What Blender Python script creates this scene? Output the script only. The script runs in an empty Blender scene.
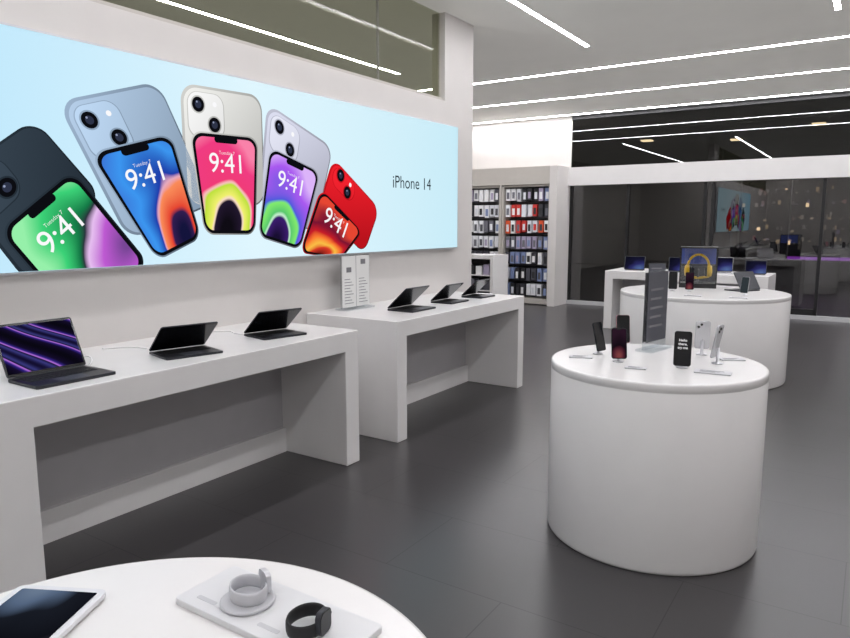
import bpy, bmesh, math, random
from mathutils import Matrix, Vector
random.seed(4)
sc=bpy.context.scene
sc.view_settings.view_transform='Standard'
TH=math.radians(8.04); PH=math.radians(33.4); H=1.58
R90=math.pi/2
def lin(c):
    return tuple(((x/255)/12.92 if x/255<=.04045 else ((x/255+.055)/1.055)**2.4) for x in c)
# ---------------------------------------------------------------- materials
def nt(name):
    m=bpy.data.materials.new(name); m.use_nodes=True
    n=m.node_tree; b=n.nodes['Principled BSDF']; return m,n,b
def mat(name,rgb,rough=.5,metal=0,noise=0.0,scale=8,emit=0,coat=0,bump=0,spec=.5):
    m,n,b=nt(name); c=lin(rgb)
    b.inputs['Roughness'].default_value=rough; b.inputs['Metallic'].default_value=metal
    b.inputs['Specular IOR Level'].default_value=spec
    b.inputs['Coat Weight'].default_value=coat
    b.inputs['Base Color'].default_value=(*c,1)
    if noise or bump:
        t=n.nodes.new('ShaderNodeTexCoord'); no=n.nodes.new('ShaderNodeTexNoise')
        no.inputs['Scale'].default_value=scale; no.inputs['Detail'].default_value=5
        n.links.new(t.outputs['Object'],no.inputs['Vector'])
        r=n.nodes.new('ShaderNodeValToRGB'); r.color_ramp.elements[0].position=.3; r.color_ramp.elements[1].position=.7
        r.color_ramp.elements[0].color=(*[x*(1-noise) for x in c],1); r.color_ramp.elements[1].color=(*[min(1,x*(1+noise)) for x in c],1)
        n.links.new(no.outputs['Fac'],r.inputs['Fac']); n.links.new(r.outputs['Color'],b.inputs['Base Color'])
        if bump:
            bp=n.nodes.new('ShaderNodeBump'); bp.inputs['Strength'].default_value=bump; bp.inputs['Distance'].default_value=.01
            n.links.new(no.outputs['Fac'],bp.inputs['Height']); n.links.new(bp.outputs['Normal'],b.inputs['Normal'])
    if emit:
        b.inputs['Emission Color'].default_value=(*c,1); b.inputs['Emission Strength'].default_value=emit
    return m
def emis(name,rgb,s=1.0):
    m=bpy.data.materials.new(name); m.use_nodes=True; n=m.node_tree; n.nodes.clear()
    o=n.nodes.new('ShaderNodeOutputMaterial'); e=n.nodes.new('ShaderNodeEmission')
    e.inputs['Color'].default_value=(*lin(rgb),1); e.inputs['Strength'].default_value=s
    n.links.new(e.outputs[0],o.inputs[0]); return m
def emis_grad(name,c0,c1,s=1.0):
    m=emis(name,c0,s); n=m.node_tree; e=[x for x in n.nodes if x.type=='EMISSION'][0]
    uv=n.nodes.new('ShaderNodeUVMap'); sp=n.nodes.new('ShaderNodeSeparateXYZ'); ad=n.nodes.new('ShaderNodeMath'); ad.operation='ADD'
    mu=n.nodes.new('ShaderNodeMath'); mu.operation='MULTIPLY'; mu.inputs[1].default_value=.6
    r=n.nodes.new('ShaderNodeValToRGB'); r.color_ramp.elements[0].color=(*lin(c0),1); r.color_ramp.elements[1].color=(*lin(c1),1)
    n.links.new(uv.outputs[0],sp.inputs[0]); n.links.new(sp.outputs['X'],ad.inputs[0]); n.links.new(sp.outputs['Y'],ad.inputs[1])
    n.links.new(ad.outputs[0],mu.inputs[0]); n.links.new(mu.outputs[0],r.inputs[0]); n.links.new(r.outputs[0],e.inputs[0]); return m
def glass(name,rgb,refl,rough=0.0):
    m=bpy.data.materials.new(name); m.use_nodes=True; n=m.node_tree; n.nodes.clear()
    o=n.nodes.new('ShaderNodeOutputMaterial'); t=n.nodes.new('ShaderNodeBsdfTransparent'); g=n.nodes.new('ShaderNodeBsdfGlossy')
    t.inputs['Color'].default_value=(*rgb,1); g.inputs['Roughness'].default_value=rough
    mx=n.nodes.new('ShaderNodeMixShader'); mx.inputs[0].default_value=refl
    n.links.new(t.outputs[0],mx.inputs[1]); n.links.new(g.outputs[0],mx.inputs[2]); n.links.new(mx.outputs[0],o.inputs[0]); return m
def wallpaper(name,center,scale,stops,s=1.0,swirl=.35):
    m=bpy.data.materials.new(name); m.use_nodes=True; n=m.node_tree; n.nodes.clear()
    o=n.nodes.new('ShaderNodeOutputMaterial'); e=n.nodes.new('ShaderNodeEmission'); e.inputs['Strength'].default_value=s
    uv=n.nodes.new('ShaderNodeUVMap')
    mp=n.nodes.new('ShaderNodeMapping'); mp.inputs['Location'].default_value=(-center[0]*scale[0],-center[1]*scale[1],0)
    mp.inputs['Scale'].default_value=(scale[0],scale[1],1)
    no=n.nodes.new('ShaderNodeTexNoise'); no.inputs['Scale'].default_value=1.7; no.inputs['Detail'].default_value=0; no.inputs['Distortion'].default_value=.4
    ln=n.nodes.new('ShaderNodeVectorMath'); ln.operation='LENGTH'
    ad=n.nodes.new('ShaderNodeMath'); ad.operation='MULTIPLY_ADD'; ad.inputs[1].default_value=swirl
    r=n.nodes.new('ShaderNodeValToRGB')
    el=r.color_ramp.elements
    while len(el)>1: el.remove(el[-1])
    el[0].position=stops[0][0]; el[0].color=(*lin(stops[0][1]),1)
    for p,c in stops[1:]:
        x=el.new(p); x.color=(*lin(c),1)
    n.links.new(uv.outputs[0],mp.inputs[0]); n.links.new(mp.outputs[0],ln.inputs[0]); n.links.new(uv.outputs[0],no.inputs['Vector'])
    n.links.new(no.outputs['Fac'],ad.inputs[0]); n.links.new(ln.outputs['Value'],ad.inputs[2])
    sb=n.nodes.new('ShaderNodeMath'); sb.operation='SUBTRACT'; sb.inputs[1].default_value=swirl/2
    n.links.new(ad.outputs[0],sb.inputs[0]); n.links.new(sb.outputs[0],r.inputs[0])
    n.links.new(r.outputs[0],e.inputs[0]); n.links.new(e.outputs[0],o.inputs[0]); return m

M_white=mat('white_solid_surface',(228,226,225),.26,noise=.015,scale=6)
M_wall=mat('wall_plaster',(210,206,203),.8,noise=.02,scale=3,bump=.02)
M_ceil_glow=mat('ceiling_paint_fill_glow',(205,203,198),.9,noise=.02,scale=2,emit=.27)  # slight emission added to the ceiling paint, standing in for bounced room light
M_beige=mat('beige_cabinet',(188,183,176),.7,noise=.02)
M_greypanel=mat('grey_panel',(178,176,178),.7,noise=.02)
M_dark=mat('dark_frame',(22,22,24),.4)
M_black=mat('black_gloss',(10,10,12),.15)
M_space=mat('dark_aluminium',(58,59,64),.35,metal=.7)
M_silver=mat('silver_aluminium',(200,200,204),.3,metal=.6)
M_keys=mat('keyboard_black',(16,16,18),.6)
M_strip=emis('led_strip',(252,251,255),54)
M_screenoff=mat('screen_off',(14,15,19),.12)
M_card=mat('card_white',(225,225,223),.6)
M_cardgrey=mat('card_print_grey',(120,120,124),.7)
M_graph=mat('graphite_print',(74,76,84),.35)
M_acryl=glass('clear_acrylic',(.9,.92,.93),.08)
M_rubber=mat('white_cable',(225,225,225),.5)
M_yellow=mat('yellow_plastic',(240,190,10),.35)
M_winglass=glass('shop_window_glass',(.62,.62,.62),.13)
M_transom=glass('transom_glass',(.30,.30,.27),.08)
M_olive=glass('olive_tinted_glass',(.76,.77,.69),.010)
M_mall=mat('mall_dark',(70,66,74),.22)
M_purple=emis('purple_neon',(150,70,195),1.3)

# floor
M_floor,n,b=nt('floor_tiles')
tc=n.nodes.new('ShaderNodeTexCoord'); br=n.nodes.new('ShaderNodeTexBrick')
br.inputs['Scale'].default_value=1; br.inputs['Brick Width'].default_value=1.2; br.inputs['Row Height'].default_value=.6
br.inputs['Mortar Size'].default_value=.0025; br.inputs['Mortar Smooth'].default_value=.3
br.inputs['Color1'].default_value=(*lin((65,63,64)),1); br.inputs['Color2'].default_value=(*lin((63,61,62)),1); br.inputs['Mortar'].default_value=(*lin((38,37,37)),1)
n.links.new(tc.outputs['Object'],br.inputs['Vector'])
no=n.nodes.new('ShaderNodeTexNoise'); no.inputs['Scale'].default_value=2.5; no.inputs['Detail'].default_value=2
n.links.new(tc.outputs['Object'],no.inputs['Vector'])
mr0=n.nodes.new('ShaderNodeMapRange'); mr0.inputs[3].default_value=.93; mr0.inputs[4].default_value=1.07
n.links.new(no.outputs['Fac'],mr0.inputs[0])
mx=n.nodes.new('ShaderNodeVectorMath'); mx.operation='SCALE'
n.links.new(br.outputs['Color'],mx.inputs[0]); n.links.new(mr0.outputs[0],mx.inputs['Scale']); n.links.new(mx.outputs[0],b.inputs['Base Color'])
b.inputs['Roughness'].default_value=.28; b.inputs['Specular IOR Level'].default_value=.45

# ---------------------------------------------------------------- mesh builder
class MB:
    def __init__(s): s.bm=bmesh.new(); s.mats=[]; s.uv=s.bm.loops.layers.uv.new('UVMap')
    def mi(s,m):
        if m not in s.mats: s.mats.append(m)
        return s.mats.index(m)
    def box(s,x0,x1,y0,y1,z0,z1,m,M=None):
        i=s.mi(m); co=[(x,y,z) for x in(x0,x1) for y in(y0,y1) for z in(z0,z1)]
        vs=[s.bm.verts.new(M@Vector(c) if M else c) for c in co]
        for f in((0,1,3,2),(4,6,7,5),(0,4,5,1),(2,3,7,6),(0,2,6,4),(1,5,7,3)):
            fc=s.bm.faces.new([vs[k] for k in f]); fc.material_index=i
        return s
    def extr(s,pts,h,m,M=None,smooth=False,uvs=None):
        i=s.mi(m)
        tr=lambda c:(M@Vector(c) if M else Vector(c))
        a=[s.bm.verts.new(tr((p[0],p[1],0))) for p in pts]
        if h==0:
            f=s.bm.faces.new(a); f.material_index=i
            if uvs:
                for l,u in zip(f.loops,uvs): l[s.uv].uv=u
            return s
        t=[s.bm.verts.new(tr((p[0],p[1],h))) for p in pts]
        f=s.bm.faces.new(a[::-1]); f.material_index=i; f=s.bm.faces.new(t); f.material_index=i
        if uvs:
            for l,u in zip(f.loops,uvs): l[s.uv].uv=u
        k=len(pts)
        for j in range(k):
            f=s.bm.faces.new((a[j],a[(j+1)%k],t[(j+1)%k],t[j])); f.material_index=i; f.smooth=smooth
        return s
    def lathe(s,prof,m,seg=48,M=None,smooth=True):
        i=s.mi(m); rings=[]
        for r,z in prof:
            if r<1e-6: rings.append([s.bm.verts.new(M@Vector((0,0,z)) if M else (0,0,z))])
            else:
                rg=[]
                for k in range(seg):
                    a=2*math.pi*k/seg; c=Vector((r*math.cos(a),r*math.sin(a),z)); rg.append(s.bm.verts.new(M@c if M else c))
                rings.append(rg)
        for A,B in zip(rings,rings[1:]):
            for k in range(seg):
                k2=(k+1)%seg
                if len(A)==1 and len(B)==1: continue
                if len(A)==1: f=s.bm.faces.new((A[0],B[k],B[k2]))
                elif len(B)==1: f=s.bm.faces.new((A[k],A[k2],B[0]))
                else: f=s.bm.faces.new((A[k],A[k2],B[k2],B[k]))
                f.material_index=i; f.smooth=smooth and not (len(A)==1 or len(B)==1)
        return s
    def tube(s,path,r,m,seg=8,closed=False):
        i=s.mi(m); rings=[]; n=len(path); P=[Vector(p) for p in path]
        for k in range(n):
            if closed: d=P[(k+1)%n]-P[k-1]
            else: d=P[min(k+1,n-1)]-P[max(k-1,0)]
            d.normalize(); up=Vector((0,0,1)) if abs(d.z)<.9 else Vector((1,0,0))
            a=d.cross(up).normalized(); b2=a.cross(d)
            rr=r if not callable(r) else r(k)
            if not isinstance(rr,tuple): rr=(rr,rr)
            rings.append([s.bm.verts.new(P[k]+a*math.cos(2*math.pi*j/seg)*rr[0]+b2*math.sin(2*math.pi*j/seg)*rr[1]) for j in range(seg)])
        for k in range(n if closed else n-1):
            A=rings[k];B=rings[(k+1)%n]
            for j in range(seg):
                f=s.bm.faces.new((A[j],A[(j+1)%seg],B[(j+1)%seg],B[j])); f.material_index=i; f.smooth=True
        if not closed:
            for rg in(rings[0],rings[-1]):
                f=s.bm.faces.new(rg); f.material_index=i
        return s
    def build(s,name,parent=None,loc=(0,0,0),rot=(0,0,0),bevel=0,clip=None):
        if clip is not None:
            bmesh.ops.bisect_plane(s.bm,geom=s.bm.verts[:]+s.bm.edges[:]+s.bm.faces[:],plane_co=(0,0,clip),plane_no=(0,0,-1),clear_outer=True)
        bmesh.ops.recalc_face_normals(s.bm,faces=s.bm.faces[:])
        me=bpy.data.meshes.new(name); s.bm.to_mesh(me); s.bm.free()
        for m in s.mats: me.materials.append(m)
        o=bpy.data.objects.new(name,me); sc.collection.objects.link(o)
        o.location=loc; o.rotation_euler=rot
        if parent: o.parent=parent
        if bevel:
            md=o.modifiers.new('bevel','BEVEL'); md.width=bevel; md.segments=3; md.limit_method='ANGLE'; md.angle_limit=math.radians(50)
        return o
def empty(name,loc=(0,0,0),rz=0):
    e=bpy.data.objects.new(name,None); sc.collection.objects.link(e); e.location=loc; e.rotation_euler=(0,0,rz); e.empty_display_size=.1; return e
def rr(w,h,r,seg=6,cx=0,cy=0):
    p=[]
    for sx,sy,a0 in((1,1,0),(-1,1,90),(-1,-1,180),(1,-1,270)):
        for k in range(seg+1):
            a=math.radians(a0+90*k/seg); p.append((cx+sx*(w/2-r)+r*math.cos(a),cy+sy*(h/2-r)+r*math.sin(a)))
    return p
def text(name,body,size,m,parent,M,align='CENTER',off=0):
    cu=bpy.data.curves.new(name,'FONT'); cu.body=body; cu.size=size; cu.align_x=align; cu.align_y='CENTER'; cu.offset=off
    cu.materials.append(m); o=bpy.data.objects.new(name,cu); sc.collection.objects.link(o); o.parent=parent; o.matrix_local=M; return o
def bx(name,x0,x1,y0,y1,z0,z1,m,bevel=0,parent=None):
    return MB().box(x0,x1,y0,y1,z0,z1,m).build(name,parent,bevel=bevel)

# ---------------------------------------------------------------- room shell
CZ=3.6; YW=12.75
bx('floor',-8.5,3.5,-4,YW+.1,-.1,0,M_floor)
bx('ceiling',-8.5,3.5,-4,YW+.1,CZ,CZ+.1,M_ceil_glow)
bx('wall_left_partition',-3.8,-3.65,-4,5.89,0,2.77,M_wall)
bx('wall_left_pier',-3.8,-3.65,5.89,6.45,0,CZ,M_wall)
bx('wall_far_left',-8.6,-8.5,-4,YW+.1,0,CZ,M_wall)
bx('wall_right',3.5,3.6,-4,YW+.1,0,CZ,M_wall)
bx('wall_rear',-8.5,3.5,-4.1,-4,0,CZ,M_wall)
bx('wall_back',-8.5,-5.03,YW,YW+.1,0,CZ,M_wall)
bx('wall_back_return',-5.18,-5.03,12.09,YW,0,2.64,M_wall)
g=empty('window_1')
bx('clerestory_pane',-3.735,-3.715,-4,5.89,2.80,CZ,M_olive,parent=g)
bx('frame_bottom',-3.76,-3.68,-4,5.89,2.77,2.80,M_beige,parent=g)
for y in(-1.5,1.7,4.9): bx('frame_post',-3.735,-3.715,y,y+.012,2.80,CZ,M_greypanel,parent=g)
bx('trim_1',-5.03,3.5,YW-.12,YW+.1,2.29,2.63,M_white)
bx('trim_2',-5.03,3.5,YW-.04,YW+.08,0,.07,mat('sill_metal',(190,190,192),.4))
bx('trim_3',-5.03,3.5,YW-.02,YW+.1,3.53,CZ,M_dark)
g=empty('window_2')
bx('transom_pane',-5.03,3.5,YW+.02,YW+.035,2.63,3.53,M_transom,parent=g)
g=empty('window_3')
bx('pane',-5.03,3.5,YW+.02,YW+.035,.07,2.29,M_winglass,parent=g)
for x in(-5.01,-3.9,-2.55,-2.42,-.75,.9,2.4): bx('mullion',x-.025,x+.025,YW-.01,YW+.06,.07,2.29,M_dark,parent=g)
bx('door_rail',-2.42,-.75,YW-.01,YW+.06,.07,.17,M_dark,parent=g)
# ceiling lights
def strip(x0,x1,y0,y1):
    g=empty('linear_ceiling_light')
    bx('housing',x0-.004,x1+.004,y0-.004,y1+.004,CZ-.012,CZ-.001,M_white,parent=g)
    bx('diffuser',x0,x1,y0,y1,CZ-.0135,CZ-.0115,M_strip,parent=g)
for y in(9.0,10.8,12.5): strip(-7.6,3.2,y-.03,y+.03)
for x in(-5.6,-2.94,-.47,2.0): strip(x-.025,x+.025,-3.6,7.85)
# mall outside
bx('mall_floor',-12,10,YW+.1,26,-.12,-.02,M_mall)
bx('mall_wall',-12,10,26,26.1,0,5,M_mall)
g=empty('mall_shopfront')
mb=MB(); mb.box(-3.2,4,20,20.3,0,.7,M_mall); mb.box(-1.9,.6,19.98,20,.64,.72,M_purple)
mb.box(-3.2,4,20,20.3,2.9,3.2,M_mall)
cols=[emis('shop_glow_%d'%i,c,s) for i,(c,s) in enumerate([((220,190,150),.6),((170,80,80),.35),((180,170,160),.4),((110,90,150),.45),((90,80,80),.45),((255,220,170),2.4)])]
for i in range(240):
    x=random.uniform(-3.1,3.9); z=random.choice([1.0,1.3,1.62,1.95,2.3])+random.uniform(0,.14); w=random.uniform(.02,.07); h=random.uniform(.02,.12)
    mb.box(x,x+w,20.0,20.1,z,z+h,random.choice(cols[:5]+cols[:5]+cols))
for x in(-3.2,-2.0,-.3,1.2,2.6,3.9): mb.box(x,x+.08,19.95,20.3,.7,2.9,M_dark)
mb.build('shop_shelves',g)
M_ml=emis('mall_lamp',(255,230,200),12)
for i in range(7):
    bx('mall_pendant',-7+i*1.9,-6.75+i*1.9,16.5+i%3,16.75+i%3,3.6,3.63,M_ml,parent=g)

# ---------------------------------------------------------------- lightbox
LX=-3.58
LB=empty('wall_lightbox_sign')
LZ0,LZ1,LY0,LY1=1.335,2.524,.55,6.03
bx('lightbox_frame',-3.65,LX-.004,LY0-.012,LY1+.012,LZ0-.012,LZ1+.012,M_silver,parent=LB)
m=bpy.data.materials.new('lightbox_sky_gradient'); m.use_nodes=True; n=m.node_tree; n.nodes.clear()
o=n.nodes.new('ShaderNodeOutputMaterial'); e=n.nodes.new('ShaderNodeEmission'); tc=n.nodes.new('ShaderNodeTexCoord'); sp=n.nodes.new('ShaderNodeSeparateXYZ')
r=n.nodes.new('ShaderNodeValToRGB'); mr=n.nodes.new('ShaderNodeMapRange'); mr.inputs[1].default_value=LY0; mr.inputs[2].default_value=LY1
n.links.new(tc.outputs['Object'],sp.inputs[0]); n.links.new(sp.outputs['Y'],mr.inputs[0]); n.links.new(mr.outputs[0],r.inputs[0])
r.color_ramp.elements[0].color=(*lin((168,219,245)),1); r.color_ramp.elements[1].color=(*lin((196,230,242)),1)
x=r.color_ramp.elements.new(.5); x.color=(*lin((218,240,248)),1)
n.links.new(r.outputs[0],e.inputs[0]); n.links.new(e.outputs[0],o.inputs[0]); e.inputs[1].default_value=1.06
MB().box(LX-.003,LX,LY0,LY1,LZ0,LZ1,m).build('lightbox_face',LB)
def quadpoly(q,pts_uv):
    TL,TR,BR,BL=[Vector(p) for p in q]
    return [ (TL*(1-u)*(1-v)+TR*u*(1-v)+BR*u*v+BL*(1-u)*v) for u,v in pts_uv]
def uvrr(q,u0,v0,u1,v1,r):
    TL,TR,BR,BL=[Vector(p) for p in q]
    w=((TR-TL).length+(BR-BL).length)/2; h=((BL-TL).length+(BR-TR).length)/2
    ru,rv=min(r/w,(u1-u0)/2),min(r/h,(v1-v0)/2); p=[]
    for sx,sy,a0 in((1,1,0),(-1,1,90),(-1,-1,180),(1,-1,270)):
        cx=(u1-ru) if sx>0 else (u0+ru); cy=(v1-rv) if sy>0 else (v0+rv)
        for k in range(9):
            a=math.radians(a0+90*k/8); p.append((cx+ru*math.cos(a),cy+rv*math.sin(a)))
    return p
def flat(name,q,uvp,m,layer):
    mb=MB(); pts=quadpoly(q,uvp); i=mb.mi(m)
    vs=[mb.bm.verts.new((LX+.0006*layer,p[0],p[1])) for p in pts]
    f=mb.bm.faces.new(vs)
    for l,u in zip(f.loops,uvp): l[mb.uv].uv=u
    return mb.build(name,LB,clip=LZ0+.002)
def circ(q,u,v,r):
    TL,TR,BR,BL=[Vector(p) for p in q]; w=(TR-TL).length; h=(BL-TL).length
    return [(u+r/w*math.cos(2*math.pi*k/24),v+r/h*math.sin(2*math.pi*k/24)) for k in range(24)]
ew=emis('print_white',(250,250,252)); ebk=emis('print_black',(12,13,18)); egl=emis('print_lens',(46,52,72)); egl2=emis('print_lens_highlight',(150,160,190))
etx=emis('print_text',(45,55,62))
phones=[
 ('midnight',(48,60,72),(30,38,48),[(1.44,1.78),(1.86,2.10),(2.20,1.72),(1.78,1.25)],[(1.64,1.54),(2.036,1.86),(2.46,1.345),(2.03,1.0)],
   (.95,.75),(1.1,1.1),[(0,(120,70,150)),(.25,(190,90,210)),(.42,(230,190,240)),(.5,(40,50,60)),(.56,(20,120,70)),(.8,(60,210,120)),(1,(150,240,170))]),
 ('blue',(168,192,218),(120,146,178),[(1.98,2.20),(2.589,2.40),(2.95,1.70),(2.34,1.48)],[(2.13,1.955),(2.66,2.115),(2.845,1.486),(2.52,1.355)],
   (.75,.95),(1.1,.8),[(0,(20,20,60)),(.14,(50,30,80)),(.20,(230,70,50)),(.42,(250,140,90)),(.47,(230,170,190)),(.51,(30,60,170)),(.75,(60,150,240)),(1,(60,110,210))]),
 ('starlight',(226,226,222),(188,186,182),[(2.742,2.42),(3.40,2.44),(3.40,1.7),(2.743,1.68)],[(2.79,2.145),(3.355,2.16),(3.30,1.50),(2.87,1.505)],
   (.4,1.0),(1.1,1.0),[(0,(15,12,20)),(.24,(34,24,46)),(.28,(250,220,200)),(.33,(240,240,110)),(.50,(190,225,60)),(.54,(250,190,190)),(.58,(240,60,120)),(.8,(240,60,130)),(1,(250,130,170))]),
 ('purple',(206,208,226),(160,160,196),[(3.45,2.40),(4.13,2.16),(3.90,1.5),(3.34,1.72)],[(3.455,2.11),(3.975,1.965),(3.735,1.38),(3.32,1.485)],
   (.35,1.05),(1.1,1.0),[(0,(25,15,50)),(.24,(60,30,110)),(.28,(200,240,210)),(.33,(90,200,110)),(.50,(130,235,110)),(.56,(80,90,220)),(.8,(170,90,240)),(1,(220,180,250))]),
 ('red',(226,24,36),(150,14,24),[(4.13,2.085),(4.72,1.70),(4.50,1.32),(3.946,1.7)],[(3.975,1.85),(4.48,1.505),(4.2,1.29),(3.725,1.36)],
   (.4,1.1),(1.1,1.1),[(0,(90,20,20)),(.25,(220,60,40)),(.36,(250,190,70)),(.5,(250,120,50)),(.62,(200,30,40)),(.8,(120,20,50)),(1,(230,70,50))]),
]
BASE=Matrix(((0,0,1,0),(1,0,0,0),(0,1,0,0),(0,0,0,1)))
L=1
for nm,c,cd,qb,qf,ctr,scl,st in phones:
    br_=lambda k,a=0: tuple(max(0,min(255,int(x*k+a))) for x in c)
    ec=emis_grad('print_%s'%nm,br_(1.05,8),br_(.82)); ed=emis_grad('print_%s_edge'%nm,br_(.95),br_(.5)); el=emis_grad('print_%s_light'%nm,br_(1.1,12),br_(.88))
    flat('poster_phone_rim',qb,uvrr(qb,0,0,1,1,.11),ed,L)
    flat('poster_phone_back',qb,uvrr(qb,.03,.022,.985,.985,.10),ec,L+1)
    flat('poster_camera_bump',qb,uvrr(qb,.065,.05,.50,.43,.08),ed,L+2)
    flat('poster_camera_bump_face',qb,uvrr(qb,.075,.055,.49,.42,.075),el,L+3)
    for u,v in((.19,.155),(.375,.31)):
        flat('poster_lens_ring',qb,circ(qb,u,v,.055),ed,L+4); flat('poster_lens',qb,circ(qb,u,v,.046),ebk,L+5); flat('poster_lens_glass',qb,circ(qb,u,v,.024),egl,L+6); flat('poster_lens_glint',qb,circ(qb,u-.015,v-.02,.006),egl2,L+7)
    flat('poster_flash',qb,circ(qb,.385,.14,.016),ew,L+4)
    wp=wallpaper('wallpaper_'+nm,ctr,scl,st,1.0,.55)
    flat('poster_phone_frame',qf,uvrr(qf,0,0,1,1,.085),ed,L+8)
    flat('poster_phone_bezel',qf,uvrr(qf,.018,.014,.982,.986,.08),ebk,L+9)
    flat('poster_phone_screen',qf,uvrr(qf,.055,.045,.945,.955,.065),wp,L+10)
    flat('poster_phone_notch',qf,uvrr(qf,.33,.03,.67,.095,.02),ebk,L+11)
    TL,TR,BR,BL=[Vector(p) for p in qf]; p=quadpoly(qf,[(.5,.30)])[0]; p2=quadpoly(qf,[(.5,.19)])[0]
    d=(TR-TL).lerp(BR-BL,.25); ang=math.atan2(d[1],d[0]); sz=.165*d.length/.5
    for body,pp,s_ in(('9:41',p,sz),('Tuesday 7',p2,sz*.18)):
        Mx=Matrix.Translation((LX+.0006*(L+12),pp[0],pp[1]))@BASE@Matrix.Rotation(ang,4,'Z')
        text('poster_clock_text',body,s_,ew,LB,Mx,off=0 if body=='9:41' else -.0004)
text('poster_title_text','iPhone 14',.155,etx,LB,Matrix.Translation((LX+.002,5.22,1.935))@BASE)

# ---------------------------------------------------------------- furniture
def portal(name,x0,x1,y0,y1,z1,t,leg0=None):
    l0=leg0 or t; g=empty(name)
    mb=MB()
    pts=[(y0,0),(y0+l0,0),(y0+l0,z1-t),(y1-t,z1-t),(y1-t,0),(y1,0),(y1,z1),(y0,z1)]
    mb.extr(pts,x1-x0,M_white,Matrix(((0,0,1,x0),(1,0,0,0),(0,1,0,0),(0,0,0,1))))
    mb.build('portal_body',g,bevel=.006)
    bx('modesty_panel',x0+.02,x0+.29,y0+l0+.001,y1-t-.001,.17,z1-t-.001,M_greypanel,parent=g)
    bx('plinth',x0+.02,x0+.32,y0+l0+.001,y1-t-.001,0,.17,M_white,parent=g)
    return g
TZ=.889
portal('wall_display_table',-3.649,-2.78,1.06,3.422,TZ,.13,leg0=.29)
portal('wall_display_table',-3.649,-2.78,3.86,5.95,TZ,.12)
def drum(name,x,y,r,h=.875):
    g=empty(name,(x,y,0)); e=.008
    pr=[(0,0),(r-.012,0),(r-.004,.006),(r,.02),(r,h-.045),(r-.002,h-.042),(r-.002,h-.038),(r,h-.035),(r,h-e),(r-.002,h-.002),(r-e,h)]
    MB().lathe(pr,M_white,160).lathe([(r-e,h),(0,h)],M_white,160).build('drum_body',g); return g
T=.885
drum('round_display_table',-.888,3.468,.518,T)
drum('round_display_table',-1.47,7.48,.82,.875)
drum('round_display_table',-.852,.456,.52,.875)
T+=.0005; TZ+=.0005
g=empty('rear_display_counter')
mb=MB(); x0,x1=-3.36,-1.15; t=.12
mb.extr([(x0,0),(x0+t,0),(x0+t,.875-t),(x1-t,.875-t),(x1-t,0),(x1,0),(x1,.875),(x0,.875)],.8,M_white,Matrix(((1,0,0,0),(0,0,-1,10.8),(0,1,0,0),(0,0,0,1))))
mb.build('portal_body',g,bevel=.006)
bx('back_panel',x0+t,x1-t,10.5,10.75,0,.875-t,M_greypanel,parent=g)

# accessory racks
pk=[mat('pack_%d'%i,c,.5) for i,c in enumerate([(240,240,242),(235,236,240),(220,222,228),(60,60,66),(110,110,120),(130,145,185),(240,240,240),(44,44,48),(170,160,185),(80,80,88)])]
pkc=pk[:5]+pk[6:8]+[mat('pack_orange',(225,90,50),.5),mat('pack_red',(205,55,50),.5)]
M_rackback=mat('rack_backboard',(84,82,84),.7)
def rack(name,x0,x1,yb,z0,z1,cols,rows,depth=.34,seed=1,colour_rows=()):
    rnd=random.Random(seed); g=empty(name)
    mb=MB(); mb.box(x0,x1,yb-.04,yb,z0,z1,M_rackback)
    for x in(x0,x1-.03): mb.box(x,x+.03,yb-depth,yb,z0-.1,z1+.03,M_beige)
    mb.box(x0,x1,yb-depth,yb,z1,z1+.03,M_beige); mb.box(x0,x1,yb-depth,yb,z0-.1,z0,M_beige)
    mb.build('rack_carcass',g)
    mb=MB(); cw=(x1-x0-.08)/cols; rh=(z1-z0)/rows
    for r_ in range(rows):
        mats=pkc if r_ in colour_rows else pk
        zt=z0+(r_+.9)*rh
        mb.box(x0+.03,x1-.03,yb-.06,yb-.04,zt+.01,zt+.03,M_dark)
        c=rnd.choice(mats)
        for k in range(cols):
            if rnd.random()<.5: c=rnd.choice(mats)
            xc=x0+.04+(k+.5)*cw; h=rh*rnd.uniform(.70,.82); w=cw*rnd.uniform(.66,.78)
            yf=yb-depth*rnd.uniform(.75,.9)
            mb.box(xc-w/2,xc+w/2,yf,yb-.05,zt-h,zt,c)
            mb.box(xc-w*.32,xc+w*.32,yf-.002,yf-.001,zt-h*.85,zt-h*.3,rnd.choice(mats))
    mb.build('hanging_packages',g); return g
bx('wall_back_cabinet_header',-8.5,-5.19,12.12,YW,2.31,2.64,M_beige)
rack('accessory_rack',-6.20,-5.19,12.5,.12,2.27,8,7,seed=5,colour_rows=(4,5))
rack('accessory_rack',-7.4,-6.24,12.5,.12,2.27,9,7,seed=8)
bx('trim_4',-6.24,-6.20,12.12,12.74,0,2.31,M_beige)
g=empty('storage_counter')
mb=MB(); mb.box(-7.4,-5.72,10.9,11.5,.93,1.0,M_white); mb.box(-5.78,-5.72,10.9,11.5,0,.93,M_white); mb.box(-7.4,-7.34,10.9,11.5,0,.93,M_white); mb.box(-7.34,-5.78,11.42,11.48,0,.93,M_rackback)
for z in(.08,.36,.64): mb.box(-7.34,-5.78,10.95,11.42,z-.02,z,M_white)
for z in(.08,.36,.64):
    for k in range(9):
        x=-7.25+k*.16; mb.box(x,x+.12,11.0,11.2,z,z+random.uniform(.12,.2),random.choice(pk))
mb.build('counter_body',g)

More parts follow.
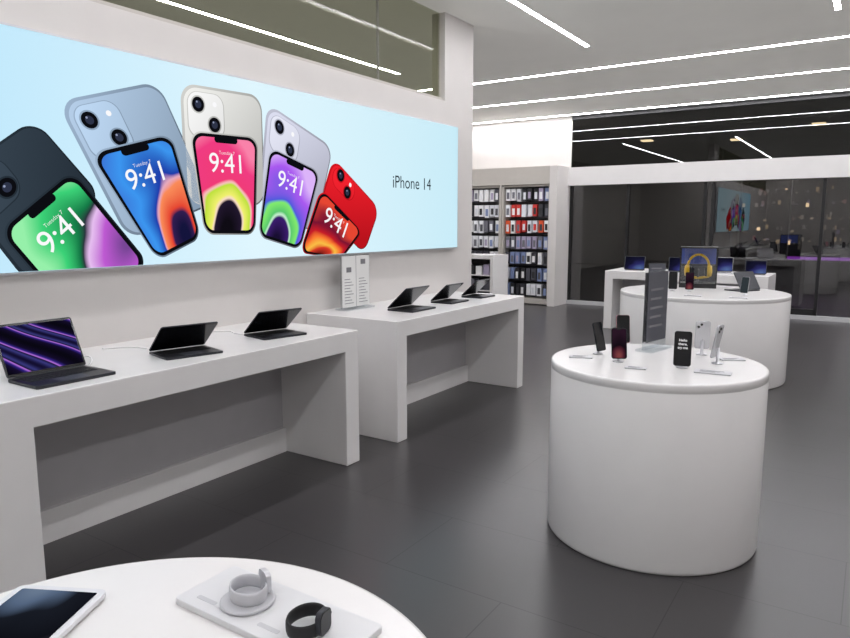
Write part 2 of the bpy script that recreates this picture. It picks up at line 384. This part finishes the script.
# ---------------------------------------------------------------- devices
mm=bpy.data.materials.new('laptop_stripes'); mm.use_nodes=True; n=mm.node_tree; n.nodes.clear()
o=n.nodes.new('ShaderNodeOutputMaterial'); e=n.nodes.new('ShaderNodeEmission'); uv=n.nodes.new('ShaderNodeUVMap'); w=n.nodes.new('ShaderNodeTexWave')
w.inputs['Scale'].default_value=.75; w.inputs['Distortion'].default_value=4; w.inputs['Detail'].default_value=1; w.inputs['Detail Scale'].default_value=.6; w.bands_direction='DIAGONAL'
r=n.nodes.new('ShaderNodeValToRGB'); r.color_ramp.elements[0].color=(*lin((10,8,20)),1); r.color_ramp.elements[0].position=.0
for p,c in((.35,(22,14,46)),(.55,(50,36,130)),(.68,(190,120,235)),(.73,(14,10,26)),(.88,(60,60,130))):
    x=r.color_ramp.elements.new(p); x.color=(*lin(c),1)
r.color_ramp.elements[-1].color=(*lin((20,16,50)),1)
n.links.new(uv.outputs[0],w.inputs[0]); n.links.new(w.outputs['Fac'],r.inputs[0]); n.links.new(r.outputs[0],e.inputs[0]); n.links.new(e.outputs[0],o.inputs[0]); e.inputs[1].default_value=.9
M_stripes=mm
def rect_uv(mb,w0,w1,h0,h1,m,M,z):
    pts=[(w0,h0),(w1,h0),(w1,h1),(w0,h1)]
    mb.extr(pts,0,m,M@Matrix.Translation((0,0,z)),uvs=[(0,0),(1,0),(1,1),(0,1)])
def laptop(name,loc,rz,w,d,alpha,screen,body,th=.012):
    g=empty(name,loc,rz)
    mb=MB(); mb.extr(rr(d,w,.012),th,body); mb.build('base',g,bevel=.002)
    mb=MB()
    nr,nc=5,13; kx0,kx1=-d*.40,d*.06; ky=w*.43
    for i in range(nr):
        for j in range(nc):
            a=kx0+(kx1-kx0)*i/nr; c=-ky+2*ky*j/nc
            mb.box(a+.0015,a+(kx1-kx0)/nr-.0015,c+.0015,c+2*ky/nc-.0015,th,th+.0015,M_keys)
    mb.extr(rr(d*.32,w*.36,.006,cx=d*.28),.0006,M_graph,Matrix.Translation((0,0,th)))
    mb.build('keyboard_and_trackpad',g)
    Ml=Matrix.Translation((-d/2+.004,0,th+.002))@Matrix.Rotation(-alpha,4,'Y')
    mb=MB(); mb.extr(rr(d,w,.012,cx=d/2),.006,body,Ml); mb.build('lid',g,bevel=.001)
    mb=MB()
    rot=Ml@Matrix(((0,1,0,0),(1,0,0,0),(0,0,-1,0),(0,0,0,1)))
    mb.extr([(p[0],p[1]) for p in rr(w*.985,d*.97,.009,cy=d/2)],.0006,M_black,rot)
    rect_uv(mb,-w*.475,w*.475,d*.06,d*.955,screen,rot,.0012)
    mb.build('screen',g)
    return g
laptop('laptop',(-3.0,1.60,TZ),0,.36,.25,math.radians(116),M_stripes,M_space,.014)
def kbd(name,loc,rz,w=.28,d=.21,al=38): return laptop(name,loc,rz,w,d,math.radians(al),M_screenoff,M_space,.012)
kbd('tablet_with_keyboard_case',(-3.03,2.28,TZ),math.radians(-14),.31,.24)
kbd('tablet_with_keyboard_case',(-3.07,2.97,TZ),math.radians(-12),.31,.24)
laptop('laptop',(-3.08,4.48,TZ),0,.34,.25,math.radians(42),M_screenoff,M_space,.014)
kbd('tablet_with_keyboard_case',(-3.10,5.10,TZ),0,.30,.22,42)
kbd('tablet_with_keyboard_case',(-3.10,5.62,TZ),0,.28,.22,42)
laptop('laptop',(-1.14,7.80,.8755),math.radians(150),.30,.21,math.radians(60),M_screenoff,M_space,.012)
def cable(name,pts,r=.003):
    P=[Vector(p) for p in pts]; out=[]
    for i in range(len(P)-1):
        p0=P[max(i-1,0)];p1=P[i];p2=P[i+1];p3=P[min(i+2,len(P)-1)]
        for k in range(8):
            t=k/8; out.append(.5*((2*p1)+(p2-p0)*t+(2*p0-5*p1+4*p2-p3)*t*t+(3*p1-p0-3*p2+p3)*t**3))
    out.append(P[-1]); MB().tube(out,r,M_rubber).build(name)
cz=TZ+.0032
cable('charging_cable',[(-3.50,1.80,cz),(-3.40,1.93,cz),(-3.28,1.90,cz),(-3.14,1.80,cz)])
cable('charging_cable',[(-3.52,2.1,cz),(-3.42,2.22,cz),(-3.3,2.24,cz),(-3.18,2.26,cz)])
cable('charging_cable',[(-3.52,2.8,cz),(-3.42,2.9,cz),(-3.3,2.86,cz),(-3.22,2.92,cz)])

g=empty('info_sign',(-3.50,4.28,TZ),0)
mb=MB(); mb.box(-.06,.06,-.18,.18,0,.012,M_acryl); mb.box(-.006,.006,-.18,.18,.012,.44,M_acryl); mb.build('acrylic_holder',g)
mb=MB(); mb.box(.008,.010,-.172,.172,.02,.43,M_card); mb.box(.010,.0105,-.002,.002,.02,.43,M_cardgrey)
for s in(-.09,.09):
    mb.box(.010,.011,s-.03,s+.03,.30+(.06 if s>0 else 0),.34+(.06 if s>0 else 0),M_cardgrey)
    for k in range(9): mb.box(.010,.011,s-.055,s+.055-.02*(k%3),.05+k*.024,.055+k*.024,M_cardgrey)
mb.build('printed_sheets',g)

M_ph=[mat('phone_midnight',(30,32,38),.3,metal=.3),mat('phone_pink',(196,140,150),.3,metal=.2),mat('phone_silver',(205,205,208),.25,metal=.4),mat('phone_red',(150,40,50),.3)]
S_red=wallpaper('phone_screen_red',(.5,.1),(1,1.4),[(0,(170,90,90)),(.3,(110,50,66)),(.5,(30,20,30)),(1,(60,36,54))],.5)
def phone(name,loc,rz,body,screen,tilt=12,w=.074,h=.152,lift=.03,txt=None):
    g=empty(name,loc,rz)
    mb=MB(); mb.lathe([(0,0),(.026,0),(.028,.003),(.026,.006),(.008,.008),(.007,lift+.05),(0,lift+.05)],M_silver,24,Matrix.Translation((0,.022,0))); mb.build('charging_stand',g)
    Mp=Matrix.Translation((0,0,lift))@Matrix.Rotation(math.radians(-tilt),4,'X')@Matrix.Rotation(R90,4,'X')
    mb=MB(); mb.extr(rr(w,h,.012,cy=h/2),.008,body,Mp@Matrix.Translation((0,0,-.004))); mb.build('phone_body',g,bevel=.0015)
    mb=MB(); mb.extr(rr(w*.96,h*.98,.011,cy=h/2),.0006,M_black,Mp@Matrix.Translation((0,0,.004)))
    rect=rr(w*.90,h*.94,.009,cy=h/2)
    mb.extr(rect,0,screen,Mp@Matrix.Translation((0,0,.0049)),uvs=[(p[0]/w+.5,p[1]/h) for p in rect])
    mb.extr(rr(.022,.005,.0024,cy=h*.945),0,M_black,Mp@Matrix.Translation((0,0,.0052)))
    mb.extr(rr(.034,.034,.008,cx=.015,cy=h-.024),.0015,body,Mp@Matrix.Translation((0,0,-.0055)))
    for cx,cy in((.008,h-.017),(.022,h-.031)):
        mb.lathe([(0,-.0085),(.0065,-.0085),(.007,-.0055),(.007,-.004)],M_black,20,Mp@Matrix.Translation((cx,cy,0)))
    mb.build('screen_and_camera',g)
    if txt:
        for k,tx in enumerate(txt): text('screen_text',tx,.017,M_txt,g,Mp@Matrix.Translation((0,h*.74-k*.018,.0056)),off=.0003)
    return g
M_txt=emis('screen_text_white',(240,240,240),1)
phone('smartphone_on_stand',(-.735,3.36,T),math.radians(12),M_ph[0],M_screenoff,8,.080,.168,.012,txt=['Hello','there,','try me'])
phone('smartphone_on_stand',(-1.03,3.33,T),math.radians(28),M_ph[0],S_red,14,.076,.155,.02)
phone('smartphone_on_stand',(-1.175,3.49,T),math.radians(75),M_ph[0],M_screenoff,14,.076,.155,.02)
phone('smartphone_on_stand',(-1.12,3.68,T),math.radians(30),M_ph[1],M_screenoff,12,.074,.155,.04)
phone('smartphone_on_stand',(-.735,3.80,T),math.radians(195),M_ph[2],M_screenoff,12,.074,.155,.03)
phone('smartphone_on_stand',(-.635,3.58,T),math.radians(-100),M_ph[2],M_screenoff,10,.076,.168,.03)
T2=.8755
phone('smartphone_on_stand',(-1.74,7.35,T2),math.radians(15),M_ph[0],M_screenoff,10,.085,.18,.02)
phone('smartphone_on_stand',(-1.58,7.38,T2),math.radians(15),M_ph[0],S_red,10,.085,.18,.02)
phone('smartphone_on_stand',(-1.95,7.4,T2),math.radians(60),M_ph[0],M_screenoff,10,.078,.16,.02)
phone('smartphone_on_stand',(-1.05,7.30,T2),math.radians(-20),M_ph[2],M_screenoff,10,.078,.16,.02)
M_label=mat('label_grey',(190,190,194),.4)
def card(name,loc,rz,w,d,h=.006,m=M_label):
    g=empty(name,loc,rz); mb=MB(); mb.extr(rr(w,d,.006),h,m); mb.build('card',g,bevel=.001)
    mb=MB()
    for k in range(3): mb.box(-w*.36,w*(.3-.12*k),d*(.22-.22*k)-.003,d*(.22-.22*k)+.003,h,h+.0004,M_cardgrey)
    mb.build('print',g)
card('price_label',(-1.24,3.36,T),math.radians(20),.12,.06)
card('price_label',(-.92,3.24,T),math.radians(10),.10,.05)
card('price_label',(-.59,3.34,T),math.radians(5),.16,.08)
card('price_label',(-.57,3.72,T),math.radians(30),.12,.06)
card('price_label',(-1.45,6.95,T2),math.radians(5),.16,.08)
card('price_label',(-1.05,7.0,T2),math.radians(5),.16,.08)
def tall(name,loc,rz,w,h):
    g=empty(name,loc,rz)
    mb=MB(); mb.extr(rr(w,.10,.01),.010,M_acryl); mb.box(-w/2,w/2,-.008,.008,.010,h,M_acryl); mb.build('acrylic_holder',g)
    mb=MB(); mb.box(-w/2+.008,w/2-.008,-.010,-.0085,.05,h-.01,M_graph); mb.box(-w/2+.008,w/2-.008,.0085,.010,.05,h-.01,M_graph)
    for k in range(5):
        for s in(-1,1): mb.box(-w*.35,w*.25-.02*(k%2),s*.0107-.0005,s*.0107+.0005,h*.75-k*.05,h*.75+.012-k*.05,M_cardgrey)
    mb.build('printed_panel',g)
tall('tabletop_sign',(-.985,3.80,T),math.radians(79),.25,.44)
tall('tabletop_sign',(-2.0,7.70,T2),math.radians(40),.20,.27)

g=empty('headphone_display_case',(-1.62,7.95,T2),math.radians(12))
mb=MB(); mb.box(-.19,.19,-.13,.13,0,.05,M_dark)
for sx in(-1,1):
    for sy in(-1,1): mb.box(sx*.185-.006,sx*.185+.006,sy*.125-.006,sy*.125+.006,.05,.43,M_dark)
mb.box(-.19,.19,-.13,.13,.43,.445,M_dark); mb.build('case_frame',g)
mb=MB(); mb.box(-.184,.184,.12,.124,.05,.25,mat('case_backprint',(40,40,50),.4)); mb.box(-.184,.184,.12,.124,.25,.43,mat('case_backprint_blue',(90,110,200),.4)); mb.box(-.184,.184,-.124,-.121,.05,.43,M_acryl); mb.build('case_panels',g)
mb=MB(); arc=[(.11*math.cos(a),0,.22+.14*math.sin(a)) for a in [math.pi*k/24 for k in range(25)]]
mb.tube(arc,lambda k:(.026,.014),M_yellow,10)
for s in(-1,1):
    Mc=Matrix.Translation((s*.11,0,.18))@Matrix.Rotation(R90*s,4,'Y')
    mb.lathe([(0,-.02),(.055,-.02),(.066,-.01),(.068,.01),(.055,.028),(.02,.034),(0,.034)],M_yellow,32,Mc)
    mb.lathe([(0,-.045),(.035,-.045),(.06,-.035),(.06,-.02),(0,-.02)],M_keys,32,Mc)
mb.lathe([(0,.05),(.06,.05),(.05,.06),(.012,.07),(.012,.2),(0,.2)],M_keys,24); mb.tube([(-.11,0,.12),(0,0,.10),(.11,0,.12)],.014,M_yellow)
mb.build('headphones',g)

S_blue=wallpaper('tablet_screen_blue',(.8,.1),(1,1),[(0,(110,140,200)),(.35,(60,60,130)),(.6,(30,30,60)),(1,(20,22,40))],.6)
def tabstand(name,loc,rz,w=.25,h=.18,screen=S_blue):
    g=empty(name,loc,rz)
    mb=MB(); mb.extr(rr(w*.9,.14,.01,cy=.05),.008,M_space)
    Mp=Matrix.Translation((0,0,.01))@Matrix.Rotation(math.radians(-18),4,'X')@Matrix.Rotation(R90,4,'X')
    mb.box(-.03,.03,.055,.062,.008,.11,M_space); mb.build('stand',g)
    mb=MB(); mb.extr(rr(w,h,.012,cy=h/2),.007,M_space,Mp@Matrix.Translation((0,0,-.0035))); mb.build('tablet_body',g)
    mb=MB(); p=rr(w*.93,h*.91,.006,cy=h/2); mb.extr(p,0,screen,Mp@Matrix.Translation((0,0,.0045)),uvs=[(a/w+.5,b_/h) for a,b_ in p]); mb.build('screen',g)
tabstand('tablet_on_stand',(-3.0,10.25,T2),math.radians(5),.30,.21)
tabstand('tablet_on_stand',(-2.35,10.25,T2),math.radians(10),.30,.21)
tabstand('tablet_on_stand',(-1.35,10.3,T2),math.radians(8),.27,.19)
laptop('laptop',(-1.80,10.35,T2),math.radians(-80),.3,.21,math.radians(105),S_blue,M_silver)

# near round table : tray with watches, tablet
g=empty('display_tray',(-.853,.803,T2),0)
M_tray=mat('tray_surface',(212,212,214),.3)
mb=MB(); mb.extr(rr(.38,.145,.010),.013,M_tray); mb.build('tray_board',g,bevel=.002)
mb=MB(); mb.extr(rr(.05,.010,.003,cx=-.13,cy=-.045),.0006,M_label,Matrix.Translation((0,0,.013))); mb.extr(rr(.05,.010,.003,cx=.03,cy=-.045),.0006,M_label,Matrix.Translation((0,0,.013))); mb.build('tray_print',g)
def watch(name,loc,rz,band,case):
    g=empty(name,loc,rz); mb=MB()
    pts=[(.038*math.cos(a),.031*math.sin(a),.0145) for a in [2*math.pi*k/40 for k in range(40)]]
    mb.tube(pts,lambda k:(.0028,.013),band,10,closed=True); mb.build('strap',g)
    mb=MB(); Mc=Matrix.Translation((0,-.028,.0225))@Matrix.Rotation(R90,4,'X')
    mb.extr(rr(.036,.042,.011),.010,case,Mc); mb.extr(rr(.032,.038,.010),.0008,M_black,Mc@Matrix.Translation((0,0,.010)))
    mb.lathe([(0,0),(.004,0),(.004,.004),(0,.004)],case,16,Matrix.Translation((.0175,-.033,.028))@Matrix.Rotation(R90,4,'Y')); mb.build('watch_case',g,bevel=.0015)
tz=T2+.0138
watch('smartwatch',(-.765,.792,tz),math.radians(100),M_keys,M_space)
M_wb=mat('watch_band_white',(186,186,190),.5)
g=watch('smartwatch',(-.915,.797,tz+.0075),math.radians(160),M_wb,M_silver)
g=empty('watch_charging_puck',(-.915,.795,tz),0)
MB().lathe([(0,0),(.048,0),(.050,.002),(.050,.005),(.047,.007),(0,.007)],M_label,40).build('puck',g)
tab=empty('tablet',(-1.19,.526,T2),math.radians(-62.7))
M_tabw=mat('tablet_white',(218,218,222),.25)
mb=MB(); mb.extr(rr(.25,.178,.014),.010,M_tabw,Matrix.Translation((0,0,.004))); mb.extr(rr(.20,.13,.01),.004,M_silver); mb.build('tablet_body',tab,bevel=.001)
S_tab=wallpaper('tablet_screen_photo',(-.1,.3),(1,1),[(0,(140,160,185)),(.3,(100,120,150)),(.5,(30,34,44)),(.8,(20,22,30)),(1,(60,60,70))],.7)
mb=MB(); p=rr(.222,.152,.004); mb.extr(p,0,S_tab,Matrix.Translation((0,0,.0145)),uvs=[(a/.25+.5,b_/.178+.5) for a,b_ in p]); mb.build('screen',tab)

# ---------------------------------------------------------------- world & camera
wd=bpy.data.worlds.new('world'); sc.world=wd; wd.use_nodes=True
wd.node_tree.nodes['Background'].inputs[0].default_value=(.02,.02,.025,1); wd.node_tree.nodes['Background'].inputs[1].default_value=.5
cd=bpy.data.cameras.new('camera'); cam=bpy.data.objects.new('camera',cd); sc.collection.objects.link(cam)
cam.location=(0,0,H); cam.rotation_euler=(R90-TH,0,PH); cd.sensor_width=36; cd.sensor_fit='HORIZONTAL'; cd.lens=28.8; cd.clip_start=.02
sc.camera=cam
